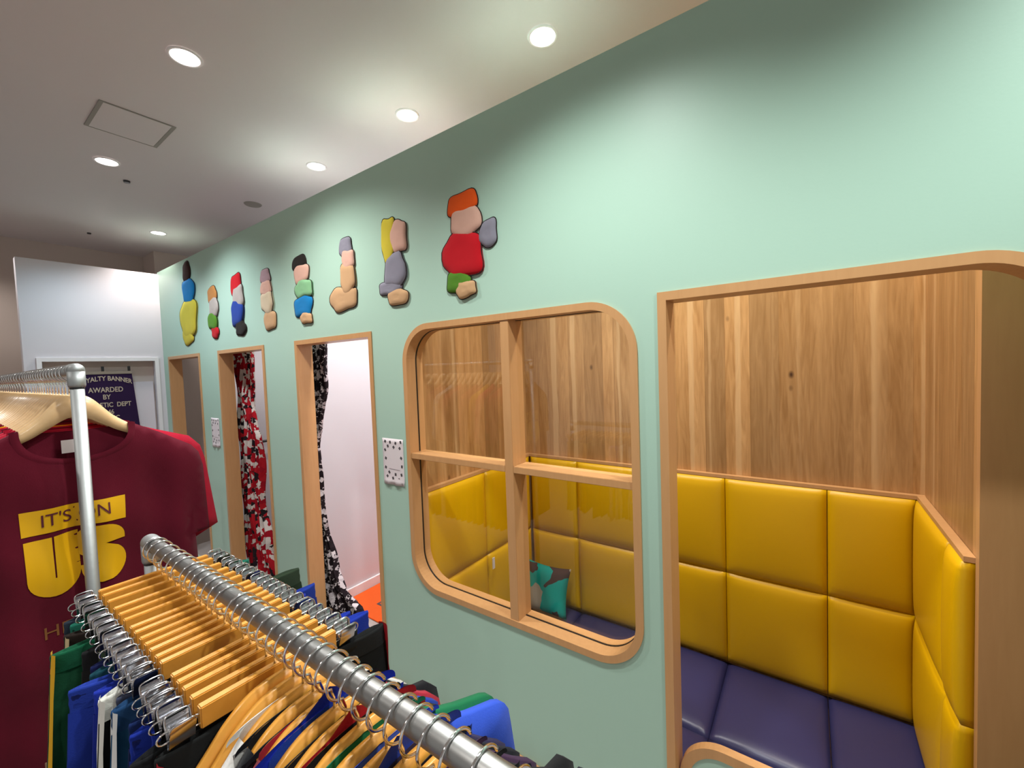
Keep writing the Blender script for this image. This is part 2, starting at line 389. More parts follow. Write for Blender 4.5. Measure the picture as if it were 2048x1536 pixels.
st('baseboard_right', (-1.75, -.38, YW-.012, YW-.001, -.2, .08), M['lam'])
st('baseboard_right_far', (-2.93, -2.545, YW-.012, YW-.001, -.2, .08), M['lam'])

# door linings
for i, (a, b) in enumerate(door_x):
    out = [(a, 0), (a, 1.852), (b, 1.852), (b, 0)]; inn = [(a+FT, 0), (a+FT, 1.852-FT), (b-FT, 1.852-FT), (b-FT, 0)]
    bm = ring_frame(out, inn, YW-.006, YB+.006, False)
    tag(link('door_%d' % (i+1), bm, M['lam']), kind='structure')
# portal lining
def ploop(d):
    x0, x1, z1, r = POR[0]+d, POR[1]-d, POR[3]-d, WR-d
    pts = [(x0, 0), (x0, z1)]
    for k in range(17):
        a = R(90-90*k/16); pts.append((x1-r+r*math.cos(a), z1-r+r*math.sin(a)))
    pts.append((x1, 0)); return pts
tag(link('door_5', ring_frame(ploop(0), ploop(FT), YW-.006, YB, False), M['lam']), kind='structure')
# window with rounded corners: frame, mullions, glass
win = tag(link('window_1', ring_frame(rrect(*WIN, (WR,)*4, 14), rrect(WIN[0]+FT, WIN[1]-FT, WIN[2]+FT, WIN[3]-FT, (WR-FT,)*4, 14), YW-.008, YB+.006), M['lam']), kind='structure')
MXC, MZC = -.962, 1.247
def frame_box(name, c): return bbox(name, c, M['lam'], win, .0015)
frame_box('mullion', (MXC-.020, MXC+.020, YW-.004, YB+.003, WIN[2]+FT-.001, WIN[3]-FT+.001))
frame_box('glazing_bar', (WIN[0]+FT-.001, MXC-.0201, YW-.004, YB+.003, MZC-.013, MZC+.013))
frame_box('glazing_bar', (MXC+.0201, WIN[1]-FT+.001, YW-.004, YB+.003, MZC-.013, MZC+.013))
bm = bmesh.new(); prism(bm, rrect(WIN[0]+FT+.001, WIN[1]-FT-.001, WIN[2]+FT+.001, WIN[3]-FT-.001, (WR-FT-.002,)*4, 12), 1.364, 1.368)
bmesh.ops.recalc_face_normals(bm, faces=bm.faces)
link('glass_pane', bm, M['glass'], win)
# dark glazing gasket line round each quarter
gi = [(x, z) for x, z in rrect(WIN[0]+FT-.0005, WIN[1]-FT+.0005, WIN[2]+FT-.0005, WIN[3]-FT+.0005, (WR-FT,)*4, 14)]
gj = [(x, z) for x, z in rrect(WIN[0]+FT+.002, WIN[1]-FT-.002, WIN[2]+FT+.002, WIN[3]-FT-.002, (WR-FT-.002,)*4, 14)]
link('gasket', ring_frame(gi, gj, 1.3625, 1.3695), M['black'], win)
# low barrier across the portal with a rounded corner
bar = empty('low_barrier', (0, 0, 0)); tag(bar, 'low pale wood edged barrier with rounded corner across the foot of the booth opening', 'barrier')
def bloop(d):
    x0, x1, z1, r = -.347+d, POR[1]-FT-.002, .447-d, .13-d
    pts = [(x0, 0.001)]
    for k in range(15):
        a = R(180-90*k/14); pts.append((x0+r+r*math.cos(a), z1-r+r*math.sin(a)))
    pts.append((x1, z1)); return pts
link('edge_band', ring_frame(bloop(0), bloop(.030), 1.350, 1.378, False), M['lam'], bar)
bm = bmesh.new(); prism(bm, bloop(.0305)+[(POR[1]-FT-.003, .001)], 1.355, 1.373); bmesh.ops.recalc_face_normals(bm, faces=bm.faces)
link('panel', bm, M['mint'], bar)

# ceiling items
for i, (x, y, e, txt, c) in enumerate(DOWNLIGHTS):
    t = empty('downlight', (x, y, CEIL)); tag(t, 'round recessed ceiling light, ' + txt, 'ceiling light', 'recessed ceiling lights')
    bm = bmesh.new()
    def circ(r, z, n=40): return [(r*math.cos(2*PI*k/n), r*math.sin(2*PI*k/n), z) for k in range(n)]
    rings = [[bm.verts.new(p) for p in circ(r, z)] for r, z in ((.060, -.001), (.058, -.006), (.050, -.006), (.049, -.002))]
    for a, b in zip(rings, rings[1:]):
        for k in range(40): bm.faces.new((a[k], a[(k+1) % 40], b[(k+1) % 40], b[k]))
    link('trim_ring', bm, M['trim_white'], t, True)
    bm = bmesh.new(); bmesh.ops.create_circle(bm, cap_ends=True, radius=.049, segments=40)
    for v in bm.verts: v.co.z = -.0035
    link('diffuser', bm, M['lamp'], t)
hp = empty('access_panel', (-2.818, .685, CEIL)); tag(hp, 'white rectangular access panel with a grey frame in the ceiling', 'hatch')
HW, HD = .157, .145
M['panel_frame'] = paint('grey_panel_frame', '8E8A83', .6)
bm = bmesh.new()
for c in ((-HW, HW, -HD, -HD+.016), (-HW, HW, HD-.016, HD), (-HW, -HW+.006, -HD+.016, HD-.016), (HW-.006, HW, -HD+.016, HD-.016)): box(bm, c[0], c[1], c[2], c[3], -.005, -.0002)
bmesh.ops.recalc_face_normals(bm, faces=bm.faces); link('frame', bm, M['panel_frame'], hp)
bbox('cover', (-HW+.0065, HW-.0065, -HD+.0165, HD-.0165, -.004, -.0005), M['ceiling'], hp)
def disc(name, x, y, r, h, mat, label, cat):
    bm = bmesh.new(); bmesh.ops.create_cone(bm, cap_ends=True, segments=28, radius1=r*.9, radius2=r, depth=h)
    o = link(name, bm, mat); o.location = (x, y, CEIL-h/2-.0003); return tag(o, label, cat)
disc('unlit_downlight', -3.43, 1.52, .06, .006, M['panel_frame'], 'unlit round ceiling fitting just behind the top of the mint wall', 'ceiling light')
disc('sprinkler_head', -3.62, .84, .018, .012, M['black'], 'small dark sprinkler beyond the downlight left of centre', 'sprinkler')
disc('sensor', -5.12, .91, .014, .01, M['black'], 'tiny dark ceiling sensor near the far wall', 'sensor')

# ------------------------------------------------------------------ padded booth
def puff(name, w, h, thick, mat, parent, M4, bul=.016, n=14):
    """upholstered pad in local XZ, bulging to -Y; M4 places it"""
    bm = bmesh.new(); g = []
    def f(t): return (1-abs(2*t-1)**7)
    us = [.5-.5*math.cos(PI*i/n) for i in range(n+1)]
    us = [.35*a + .65*i/n for i, a in enumerate(us)]
    for i in range(n+1):
        row = []
        for j in range(n+1):
            u, v = us[i], us[j]; k = (f(u)*f(v))**.5
            soft = math.sin(PI*u)*math.sin(PI*v)
            row.append(bm.verts.new((u*w, -(thick + bul*k + bul*.5*soft - bul), v*h)))
        g.append(row)
    for i in range(n):
        for j in range(n): bm.faces.new((g[i][j], g[i+1][j], g[i+1][j+1], g[i][j+1]))
    edge = [g[i][0] for i in range(n)] + [g[n][j] for j in range(n)] + [g[i][n] for i in range(n, 0, -1)] + [g[0][j] for j in range(n, 0, -1)]
    back = [bm.verts.new((v.co.x, 0, v.co.z)) for v in edge]
    for i in range(len(edge)): bm.faces.new((edge[i], back[i], back[(i+1) % len(edge)], edge[(i+1) % len(edge)]))
    bm.faces.new(back)
    bmesh.ops.recalc_face_normals(bm, faces=bm.faces)
    bm.transform(M4); return link(name, bm, mat, parent, True)
ZS, ZM, ZT = .070, .543, 1.036
def wallpads(name, label, segs, frame, mat=None):
    t = empty(name); tag(t, label, 'backrest', 'yellow padded backrests round the booth')
    for (a, b) in segs:
        for z0, z1 in ((ZS, ZM), (ZM, ZT)):
            puff('pad', b-a-.003, z1-z0-.003, .045, M['yellow'], t, frame(a+.0015, z0+.0015))
    return t
xs = [-1.545, -1.199, -.776, -.355, .065, .360]
rear = wallpads('padded_backrest', 'yellow vinyl padded backrest along the rear wall of the booth', list(zip(xs, xs[1:])), lambda a, z: Matrix.Translation((a, BY-.001, z)))
wallpads('padded_backrest', 'yellow vinyl padded backrest on the right side wall of the booth', [(YF+.033, 1.868), (1.868, 2.352)],
         lambda a, z: Matrix.Translation((BX1-.016, a, z)) @ Matrix(((0, 1, 0, 0), (1, 0, 0, 0), (0, 0, 1, 0), (0, 0, 0, 1))))
lw = wallpads('padded_backrest', 'yellow vinyl padded backrest on the left side wall behind the window', [(YB+.008, 1.875), (1.875, 2.352)],
         lambda a, z: Matrix.Translation((BX0+.001, a, z)) @ Matrix(((0, -1, 0, 0), (1, 0, 0, 0), (0, 0, 1, 0), (0, 0, 0, 1))))
lb = bbox('care_tag', (-1.515, -1.511, 1.866, 1.886, .47, .535), M['paper'], lw); lb['label'] = 'small white tag sticking out between the pads'
seat = empty('bench_seat'); tag(seat, 'navy vinyl padded bench seat below the yellow backrest', 'bench')
for x0, x1 in zip([-1.58, -1.199, -.776, -.355, .065], [-1.199, -.776, -.355, .065, .385]):
    for y0, y1 in ((YB+.035, 1.842), (1.842, 2.38)):
        mm = Matrix(((1, 0, 0, 0), (0, 0, 1, 0), (0, -1, 0, 0), (0, 0, 0, 1)))
        x1_ = x1 if y0 > 1.7 or x1 < .3 else .385
        puff('seat_pad', x1_-x0-.003, y1-y0-.003, .08, M['navy_vinyl'], seat, Matrix.Translation((x0+.0015, y0+.0015, -.012)) @ mm, .022)
bbox('base', (-1.58, .383, YB+.04, 2.378, -.2, -.013), M['lam'], seat)
# cushion leaning in the corner of the booth
bm = bmesh.new(); n = 16; W = .30
gr = {}
for s in (-1, 1):
    for i in range(n+1):
        for j in range(n+1):
            u, v = 2*i/n-1, 2*j/n-1
            if s == 1 and (i in (0, n) or j in (0, n)): gr[(s, i, j)] = gr[(-1, i, j)]; continue
            pin = 1-.10*(1-u*u)*abs(v)**3; pin2 = 1-.10*(1-v*v)*abs(u)**3
            th = .055*((1-u**4)*(1-v**4))**.5 + .004*math.sin(7*u+3*v)*(1-u*u)*(1-v*v)
            gr[(s, i, j)] = bm.verts.new((u*W/2*pin2, s*th, v*W/2*pin))
for s in (-1, 1):
    for i in range(n):
        for j in range(n): bm.faces.new([gr[(s, a, b)] for a, b in ((i, j), (i+1, j), (i+1, j+1), (i, j+1))])
bmesh.ops.recalc_face_normals(bm, faces=bm.faces)
cu = link('cushion', bm, M['pillow'], None, True); cu.location = (-1.355, 2.195, .247); cu.rotation_euler = (R(-14), R(3), R(8))
tag(cu, 'square teal cushion with brown and grey patches leaning in the booth corner', 'cushion')

# ------------------------------------------------------------------ fitting room contents
def curtain(name, label, mat, x0, prof, yc, z0, z1, folds=6, tie=None, green=None):
    bm = bmesh.new(); nx, nz = 60, 70; g = []
    def right(z):
        for (za, xa), (zb, xb) in zip(prof, prof[1:]):
            if za >= z >= zb:
                t = (za-z)/(za-zb); t = t*t*(3-2*t); return xa+(xb-xa)*t
        return prof[-1][1]
    for j in range(nz+1):
        z = z1+(z0-z1)*j/nz; xr = right(z); row = []
        for i in range(nx+1):
            u = i/nx; x = x0+(xr-x0)*u + .006*math.sin(9*z+5*u)
            a = .022*(.5+.5*(xr-x0)/.35)
            y = yc + a*math.sin(2*PI*folds*u+1.3*math.sin(2.2*z)) + .008*math.sin(13*z+8*u)
            row.append(bm.verts.new((x, y, z)))
        g.append(row)
    for j in range(nz):
        for i in range(nx): bm.faces.new((g[j][i], g[j+1][i], g[j+1][i+1], g[j][i+1]))
    o = link(name, bm, mat, None, True); o.modifiers.new('thickness', 'SOLIDIFY').thickness = .0015
    return tag(o, label, 'curtain', 'fitting room curtains')
curtain('curtain', 'red curtain printed with black and white blobs, drawn aside in the fitting room doorway', M['curtain_red'], -3.80,
        [(2.0, -3.50), (1.75, -3.47), (1.45, -3.52), (1.27, -3.47), (1.18, -3.43), (.6, -3.44), (.35, -3.38), (.1, -3.32), (.02, -3.32)], 1.475, .02, 1.97, 7)
curtain('curtain', 'black and white printed curtain drawn aside in the nearest doorway', M['curtain_bw'], -2.70,
        [(2.0, -2.44), (1.83, -2.455), (1.6, -2.475), (1.3, -2.56), (1.15, -2.625), (.95, -2.62), (.64, -2.565), (.4, -2.49), (.27, -2.40), (.2, -2.22), (.02, -2.2)], 1.475, .02, 1.97, 5)
for x0, x1, t in ((-3.97, -2.80, 'curtain rod above the red curtain'), (-2.74, -1.43, 'curtain rod above the black and white curtain')):
    bm = bmesh.new(); tube(bm, [(x0, 1.475, 1.985), (x1, 1.475, 1.985)], .009, 12)
    tag(link('curtain_rod', bm, M['steel'], None, True), 'grey metal ' + t, 'curtain rod')
o = bbox('floor_mat', (-2.73, -1.80, 1.64, 2.75, .0005, .008), M['orange'], None, .002); tag(o, 'bright orange mat on the fitting room floor', 'mat')
bm = bmesh.new(); 
link('dark_lettering', bm, M['ink'], o)
me = text_mesh('B', .16, extrude=.0006); me.materials.append(M['ink']); lo = o.children[0]; lo.data = me
lo.location = (-2.44, 1.80, .0085); lo.rotation_euler = (0, 0, R(90)); lo['label'] = 'dark letter printed on the mat'
bm = bmesh.new(); tube(bm, [(-3.979, 1.66, 1.07), (-3.93, 1.66, 1.07), (-3.93, 1.90, 1.07), (-3.979, 1.90, 1.07)], .011, 12)
tag(link('grab_bar', bm, M['black'], None, True), 'short dark bar on the white wall beside the red curtain', 'bar')

# posters
def poster(x0, x1, z0, z1, label):
    t = empty('poster', ((x0+x1)/2, YW-.0015, (z0+z1)/2)); tag(t, label, 'poster', 'paper notices taped to the mint wall')
    W, H = (x1-x0), (z1-z0); bm = bmesh.new(); g = []
    for i in range(9):
        row = []
        for j in range(13):
            u, v = i/8, j/12; crv = .010*max(0, .12-v)/.12*(math.sin(u*7)**2)
            row.append(bm.verts.new((W*(u-.5), -crv-.0004, H*(v-.5))))
        g.append(row)
    for i in range(8):
        for j in range(12): bm.faces.new((g[i][j], g[i+1][j], g[i+1][j+1], g[i][j+1]))
    s = link('sheet', bm, M['paper'], t, True); s.modifiers.new('thickness', 'SOLIDIFY').thickness = .0003
    bm = bmesh.new(); rnd = random.Random(3)
    spots = [(-.36, .43), (-.12, .42), (.14, .41), (.38, .44), (-.24, .33), (.04, .32), (.33, .31), (-.38, .24), (-.36, .06), (-.38, -.14), (.38, .1), (.4, -.08),
             (-.22, -.24), (.08, -.27), (.36, -.26), (-.32, -.33), (-.05, -.36), (.24, -.37), (-.22, -.45), (.08, -.455), (.34, -.46)]
    for u, v in spots:
        a = rnd.uniform(-1, 1); c, s_ = math.cos(a), math.sin(a)
        for (dx, dz, w_, h_) in ((-.0028, 0, .0017, .0052), (.0008, .0034, .003, .0014), (.0008, -.0034, .003, .0014), (.0034, 0, .0015, .0052), (.0008, 0, .002, .001)):
            q = [(1.3*(dx+i*w_), 1.3*(dz+j*h_)) for i, j in ((-1, -1), (1, -1), (1, 1), (-1, 1))]
            bm.faces.new([bm.verts.new((u*W+x*c-z*s_, -.0012, v*H+x*s_+z*c)) for x, z in q])
    link('printed_marks', bm, M['ink'], t)
    bm = bmesh.new(); bm.faces.new([bm.verts.new((x*W, -.0012, z*H)) for x, z in ((-.22, -.165), (.30, -.175), (.30, -.162), (-.22, -.152))])
    link('printed_line', bm, M['softink'], t)
poster(-1.744, -1.588, 1.09, 1.318, 'white paper notice with small dark marks, between the window and the nearest doorway')
poster(-3.90, -3.745, 1.10, 1.33, 'white paper notice with small dark marks, left of the red curtain doorway')

# banner hanging in the white end wall's opening
bn = empty('felt_banner', (-4.922, .915, 1.735)); tag(bn, 'dark purple felt pennant banner with cream lettering hanging on the white end wall', 'banner')
M['purple'] = fabric('purple_felt', '2C1B3C'); M['taupe'] = fabric('taupe_felt', '8C8274')
bm = bmesh.new()
for k in range(2):
    y = .0 if k == 0 else -.003
P = [(-.165, -.022), (.165, -.022), (.20, -.56), (0, -.70), (-.20, -.56)]
prism(bm, P, -.001, .002); bmesh.ops.recalc_face_normals(bm, faces=bm.faces); cl = link('cloth', bm, M['purple'], bn); cl.rotation_euler = (0, 0, R(90))
bm = bmesh.new(); prism(bm, [(-.168, -.024), (.168, -.024), (.166, 0), (-.166, 0)], -.005, .002); bmesh.ops.recalc_face_normals(bm, faces=bm.faces); hb = link('header_band', bm, M['taupe'], bn); hb.rotation_euler = (0, 0, R(90))
for yy in (-.145, -.022, .148):
    c = bbox('hanging_tab', (-.003, .004, yy-.009, yy+.009, -.003, .042), M['black'], bn)
def banner_text(s, y, z, size, rot=0, arc=None):
    me = text_mesh(s, size, offset=.0009); me.materials.append(M['cream'])
    for v in me.vertices: v.co.x *= .88; v.co.y *= 1.2
    if arc:
        for v in me.vertices: v.co.y -= v.co.x**2*arc
    o = bpy.data.objects.new('lettering', me); col.objects.link(o); o.parent = bn
    o.rotation_euler = (R(90), 0, R(90)); o.location = (.0030, y, z)
banner_text('LOYALTY BANNER', -.01, -.062, .046, arc=1.2)
banner_text('AWARDED', -.01, -.160, .050); banner_text('BY', -.01, -.222, .048); banner_text('ATHLETIC  DEPT', -.005, -.290, .046)
banner_text('1946', -.01, -.352, .046); banner_text('PICNIC', .0, -.405, .046)

# padded cloth wall decorations (plain stand-ins made of coloured pads)
PC = dict(orr='E0571C', pk='CFA593', rd='B81822', gn='4F7F25', tn='C09A72', cr='C8B79A', gy='85838F', bk='26221F', yl='C9B83C', lg='A9A098', gn2='7FB083', bl='1678B4', mv='A78C90', nv='24408F', ob='B27B45', br='3B2520')
PM = {k: fabric('felt_'+k, v) for k, v in PC.items()}
DECO = [('orange, pink, red and green cloth wall pad, nearest to the booth', [(-1.15, 2.318, .078, .048, 'orr', 'orange'), (-1.135, 2.245, .076, .058, 'pk', 'pink'), (-1.155, 2.115, .100, .088, 'rd', 'red'), (-1.02, 2.175, .042, .05, 'gy', 'grey'), (-1.185, 2.01, .062, .046, 'gn', 'green'), (-1.145, 1.975, .055, .032, 'tn', 'tan')]),
 ('yellow, pink and slate grey cloth wall pad, second nearest to the booth', [(-1.62, 2.27, .052, .095, 'yl', 'yellow'), (-1.545, 2.27, .054, .07, 'pk', 'pink'), (-1.58, 2.12, .07, .075, 'gy', 'slate grey'), (-1.62, 2.045, .078, .036, 'gy', 'slate grey'), (-1.57, 1.995, .07, .036, 'tn', 'tan')]),
 ('mostly tan cloth wall pad above the nearest doorway', [(-1.965, 2.30, .056, .046, 'gy', 'grey'), (-1.945, 2.235, .052, .052, 'pk', 'pink'), (-1.955, 2.14, .064, .07, 'tn', 'tan'), (-2.01, 2.04, .11, .062, 'tn', 'tan')]),
 ('black, pink, pale green and blue cloth wall pad', [(-2.43, 2.30, .07, .042, 'bk', 'black'), (-2.41, 2.235, .076, .055, 'pk', 'pink'), (-2.39, 2.145, .085, .052, 'gn2', 'pale green'), (-2.41, 2.05, .094, .062, 'bl', 'blue'), (-2.38, 1.975, .06, .032, 'tn', 'tan')]),
 ('mauve, cream and tan cloth wall pad above the red curtain doorway', [(-2.85, 2.285, .062, .045, 'mv', 'mauve'), (-2.845, 2.21, .064, .05, 'pk', 'pink'), (-2.84, 2.12, .078, .064, 'cr', 'cream'), (-2.82, 2.005, .075, .062, 'tn', 'tan')]),
 ('red, grey and navy cloth wall pad above the red curtain doorway', [(-3.285, 2.285, .08, .08, 'rd', 'red'), (-3.255, 2.21, .076, .08, 'lg', 'pale grey'), (-3.285, 2.10, .09, .085, 'nv', 'navy'), (-3.25, 1.99, .075, .052, 'bk', 'black')]),
 ('small ochre, grey, green and red cloth wall pad', [(-3.705, 2.275, .082, .06, 'ob', 'ochre'), (-3.685, 2.185, .075, .07, 'lg', 'pale grey'), (-3.72, 2.08, .076, .064, 'gn', 'green'), (-3.69, 1.995, .062, .045, 'rd', 'red')]),
 ('tall blue and yellow cloth wall pad, farthest along the mint wall', [(-4.20, 2.53, .075, .075, 'br', 'dark brown'), (-4.18, 2.37, .125, .095, 'bl', 'blue'), (-4.21, 2.15, .18, .14, 'yl', 'yellow'), (-4.25, 2.03, .12, .09, 'yl', 'yellow')])]
M['piping'] = fabric('dark_piping', '2A2422')
for lab, lobes in DECO:
    x0, z0 = lobes[0][0], lobes[0][1]
    t = empty('cloth_wall_pad', (x0, YW, z0)); tag(t, lab, 'wall decoration', 'padded cloth decorations along the mint wall')
    rr = random.Random(lab)
    for li, (x, z, w_, h_, c, cn) in enumerate(lobes):
        bm = bmesh.new(); nseg, nr = 36, 7
        ph = [rr.uniform(0, 6) for _ in range(3)]; am = [rr.uniform(.03, .08) for _ in range(3)]
        def rad(a): return 1 + am[0]*math.sin(2*a+ph[0]) + am[1]*math.sin(3*a+ph[1]) + am[2]*math.sin(5*a+ph[2])
        def P(q, a, y):
            e = 2.6; ca, sa = math.cos(a), math.sin(a)
            cx = abs(ca)**(2/e)*(1 if ca >= 0 else -1); cz = abs(sa)**(2/e)*(1 if sa >= 0 else -1)
            return (x-x0+w_*1.06*q*rad(a)*cx, y, z-z0+h_*1.10*q*rad(a)*cz)
        base = .004+.0022*(li % 3)
        c0 = bm.verts.new((x-x0, -(base+.013), z-z0)); prev = None
        for k in range(1, nr+1):
            q = k/nr; th = base + .013*(1-q**4)**.6 + .0012*math.sin(9*q+li)*(1-q)
            ring = [bm.verts.new(P(q, 2*PI*s/nseg, -th)) for s in range(nseg)]
            for s in range(nseg):
                if prev is None: bm.faces.new((c0, ring[s], ring[(s+1) % nseg]))
                else: bm.faces.new((prev[s], ring[s], ring[(s+1) % nseg], prev[(s+1) % nseg]))
            prev = ring
        bk = [bm.verts.new(P(1, 2*PI*s/nseg, -.0008)) for s in range(nseg)]
        for s in range(nseg): bm.faces.new((prev[s], bk[s], bk[(s+1) % nseg], prev[(s+1) % nseg]))
        bm.faces.new(bk); bmesh.ops.recalc_face_normals(bm, faces=bm.faces)
        pad = link('pad', bm, PM[c], t, True); pad['label'] = cn+' felt pad'
        bm = bmesh.new(); tube(bm, [P(1.0, 2*PI*s/nseg, -base) for s in range(nseg)], .0022, 6, True)
        link('piping', bm, M['piping'], pad, True)

# ------------------------------------------------------------------ clothes racks and hangers
def pipe_rack(name, p0, dirv, length, z, r, label, mat_rail, mat_post, near_leg=True):
    """rail starting at p0 along dirv, a leg at each end with cross foot"""
    d = Vector(dirv).normalized(); a = Vector((p0[0], p0[1], z)); b = a + d*length
    t = empty(name, (p0[0], p0[1], 0)); tag(t, label, 'clothes rack')
    def loc(v): return v - Vector((p0[0], p0[1], 0))
    bm = bmesh.new(); tube(bm, [loc(a+d*.0), loc(b)], r, 28); link('rail', bm, mat_rail, t, True)
    for e, s in ((a, -1), (b, 1)):
        q = loc(e)
        bm = bmesh.new(); tube(bm, [(q.x, q.y, -.16), (q.x, q.y, z)], r, 28); link('post', bm, mat_post, t, True)
        bm = bmesh.new()
        R1 = r*1.25
        cpts = [(q.x, q.y, z-.048), (q.x, q.y, z-.012)]
        tube(bm, [(q.x, q.y, z-.046), (q.x, q.y, z-.040), (q.x, q.y, z-.004)], [R1*.93, R1, R1], 28)
        bmesh.ops.create_uvsphere(bm, u_segments=28, v_segments=16, radius=R1*1.0, matrix=Matrix.Translation((q.x, q.y, z)))
        dd = d*(-s); e1 = Vector((q.x, q.y, z))
        tube(bm, [e1+dd*.002, e1+dd*.034, e1+dd*.038], [R1, R1, R1*.93], 28)
        link('elbow_fitting', bm, M['galv'], t, True)
        bm = bmesh.new(); tube(bm, [(q.x, q.y, z-.051), (q.x, q.y, z-.0462)], r*1.04, 28); link('black_sleeve', bm, M['black'], t, True)
        bm = bmesh.new(); n = Vector((-d.y, d.x, 0)); tube(bm, [Vector((q.x, q.y, -.185))-n*.24, Vector((q.x, q.y, -.185))+n*.24], r, 20); link('foot', bm, mat_post, t, True)
    return t
HOOK_R, WIRE = .0235, .0018
def hook_points(zc, zbar, R_=HOOK_R):
    pts = [(0, 0, zbar-.004), (0, 0, zc-R_-.012), (-.003, 0, zc-R_-.003)]
    for k in range(0, 27):
        a = R(262 - k*9.4); pts.append((R_*math.cos(a), 0, zc+R_*math.sin(a)))
    return pts
def mesh_of(fn, mat, smooth=True, name='mesh'):
    bm = bmesh.new(); fn(bm); bmesh.ops.recalc_face_normals(bm, faces=bm.faces); me = bpy.data.meshes.new(name); bm.to_mesh(me); bm.free(); me.materials.append(mat)
    if smooth:
        for p in me.polygons: p.use_smooth = True
    return me
def put(name, me, parent, loc=(0, 0, 0), rot=(0, 0, 0)):
    o = bpy.data.objects.new(name, me); col.objects.link(o); o.parent = parent; o.location = loc; o.rotation_euler = rot; return o
# all hangers: local origin on the rail axis; local X across the rail, local Y along it
RR = .0143
def hookmesh(drop):
    zc = RR + WIRE + .0003 - HOOK_R + WIRE
    zc = RR + .0020 - HOOK_R
    return mesh_of(lambda bm: tube(bm, hook_points(zc, -drop), WIRE, 8), M['chrome'], True, 'hook')
# --- clip hanger
CD = .060
hook_c = hookmesh(CD)
def barfn(bm):
    box(bm, -.098, .098, -.0062, .0062, -CD-.030, -CD)
    bmesh.ops.bevel(bm, geom=list(bm.edges), offset=.0015, segments=2, affect='EDGES')
bar_me = mesh_of(barfn, M['honey'], False, 'wood_bar')
def rodfn(bm):
    zt, zb, xe = -CD-.010, -CD-.024, .136
    pts = [(-xe+.10*0, 0, zt)]
    pts = []
    for k in range(9):
        a = R(90+180*k/8); pts.append((-xe+.007*math.cos(a), 0, (zt+zb)/2+.007*math.sin(a)))
    for k in range(9):
        a = R(270+180*k/8); pts.append((xe+.007*math.cos(a), 0, (zt+zb)/2+.007*math.sin(a)))
    tube(bm, pts, .0013, 6, True)
rod_me = mesh_of(rodfn, M['chrome'], True, 'wire_rod')
def clipfn(bm):
    # two sprung plates meeting at the bottom, rounded wire handles splayed at the top
    for s in (-1, 1):
        prof = [(s*.0125, .016), (s*.0115, .008), (s*.0065, -.004), (s*.0025, -.018), (s*.0018, -.026)]
        for t in (0, .0009):
            pass
        g = []
        for (y, z) in prof:
            g.append([bm.verts.new((x, y, z)) for x in (-.014, -.007, 0, .007, .014)])
        for i in range(len(g)-1):
            for j in range(4): bm.faces.new((g[i][j], g[i+1][j], g[i+1][j+1], g[i][j+1]))
        pts = []
        for k in range(24):
            a = 2*PI*k/24; ca, sa = math.cos(a), math.sin(a)
            X = .0140*abs(ca)**.5*(1 if ca > 0 else -1); Z = .0115*abs(sa)**.5*(1 if sa > 0 else -1)
            pts.append((X, s*(.0062+Z*.4+.0035), .010+Z*.8))
        tube(bm, pts, .0012, 6, True)
    tube(bm, [(-.013, 0, 0), (.013, 0, 0)], .0042, 10)
clip_me = mesh_of(clipfn, M['clip'], True, 'clip')
def clip_hanger():
    t = empty('clip_hanger')
    put('hook', hook_c, t); put('wood_bar', bar_me, t); put('wire_rod', rod_me, t)
    for s in (-1, 1): put('clip', clip_me, t, (s*.118, 0, -CD-.018))
    return t
# --- curved hanger (front rack)
def sweep_profile(top, bot, th):
    def fn(bm):
        T = [(-x, z) for x, z in top[::-1] if x > 0] + list(top); B = [(-x, z) for x, z in bot[::-1] if x > 0] + list(bot)
        n = len(T); L = []
        for (y) in (-th/2, th/2):
            L.append([bm.verts.new((x, y, z)) for x, z in T]); L.append([bm.verts.new((x, y, z)) for x, z in B])
        ft, fb, bt, bb = L
        for i in range(n-1):
            bm.faces.new((ft[i], ft[i+1], fb[i+1], fb[i])); bm.faces.new((bt[i], bb[i], bb[i+1], bt[i+1]))
            bm.faces.new((ft[i], bt[i], bt[i+1], ft[i+1])); bm.faces.new((fb[i], fb[i+1], bb[i+1], bb[i]))
        bm.faces.new((ft[0], fb[0], bb[0], bt[0])); bm.faces.new((ft[-1], bt[-1], bb[-1], fb[-1]))
        bmesh.ops.recalc_face_normals(bm, faces=bm.faces)
        ed = [e for e in bm.edges if abs(e.verts[0].co.y-e.verts[1].co.y) < 1e-6 and len(e.link_faces) == 2 and e.link_faces[0].normal.dot(e.link_faces[1].normal) < .5]
        bmesh.ops.bevel(bm, geom=ed, offset=.0022, segments=2, affect='EDGES')
    return fn
def smooth_curve(pts, n=5):
    out = []
    for i in range(len(pts)-1):
        p0 = pts[max(i-1, 0)]; p1 = pts[i]; p2 = pts[i+1]; p3 = pts[min(i+2, len(pts)-1)]
        for k in range(n):
            t = k/n
            out.append(tuple(.5*(2*p1[c]+(p2[c]-p0[c])*t+(2*p0[c]-5*p1[c]+4*p2[c]-p3[c])*t*t+(3*p1[c]-p0[c]-3*p2[c]+p3[c])*t**3) for c in (0, 1)))
    out.append(pts[-1]); return out
CV = .057
cur_top = smooth_curve([(0, -CV), (.03, -CV-.002), (.055, -CV-.010), (.080, -CV-.027), (.105, -CV-.053), (.140, -CV-.088), (.172, -CV-.116)])
cur_bot = smooth_curve([(0, -CV-.034), (.026, -CV-.036), (.047, -CV-.044), (.068, -CV-.060), (.092, -CV-.084), (.128, -CV-.114), (.165, -CV-.136)])
cur_me = mesh_of(sweep_profile(cur_top, cur_bot, .0125), M['honey'], True, 'wood_body')
hook_v = hookmesh(CV)
def curved_hanger():
    t = empty('curved_hanger'); put('hook', hook_v, t); put('wood_body', cur_me, t); return t
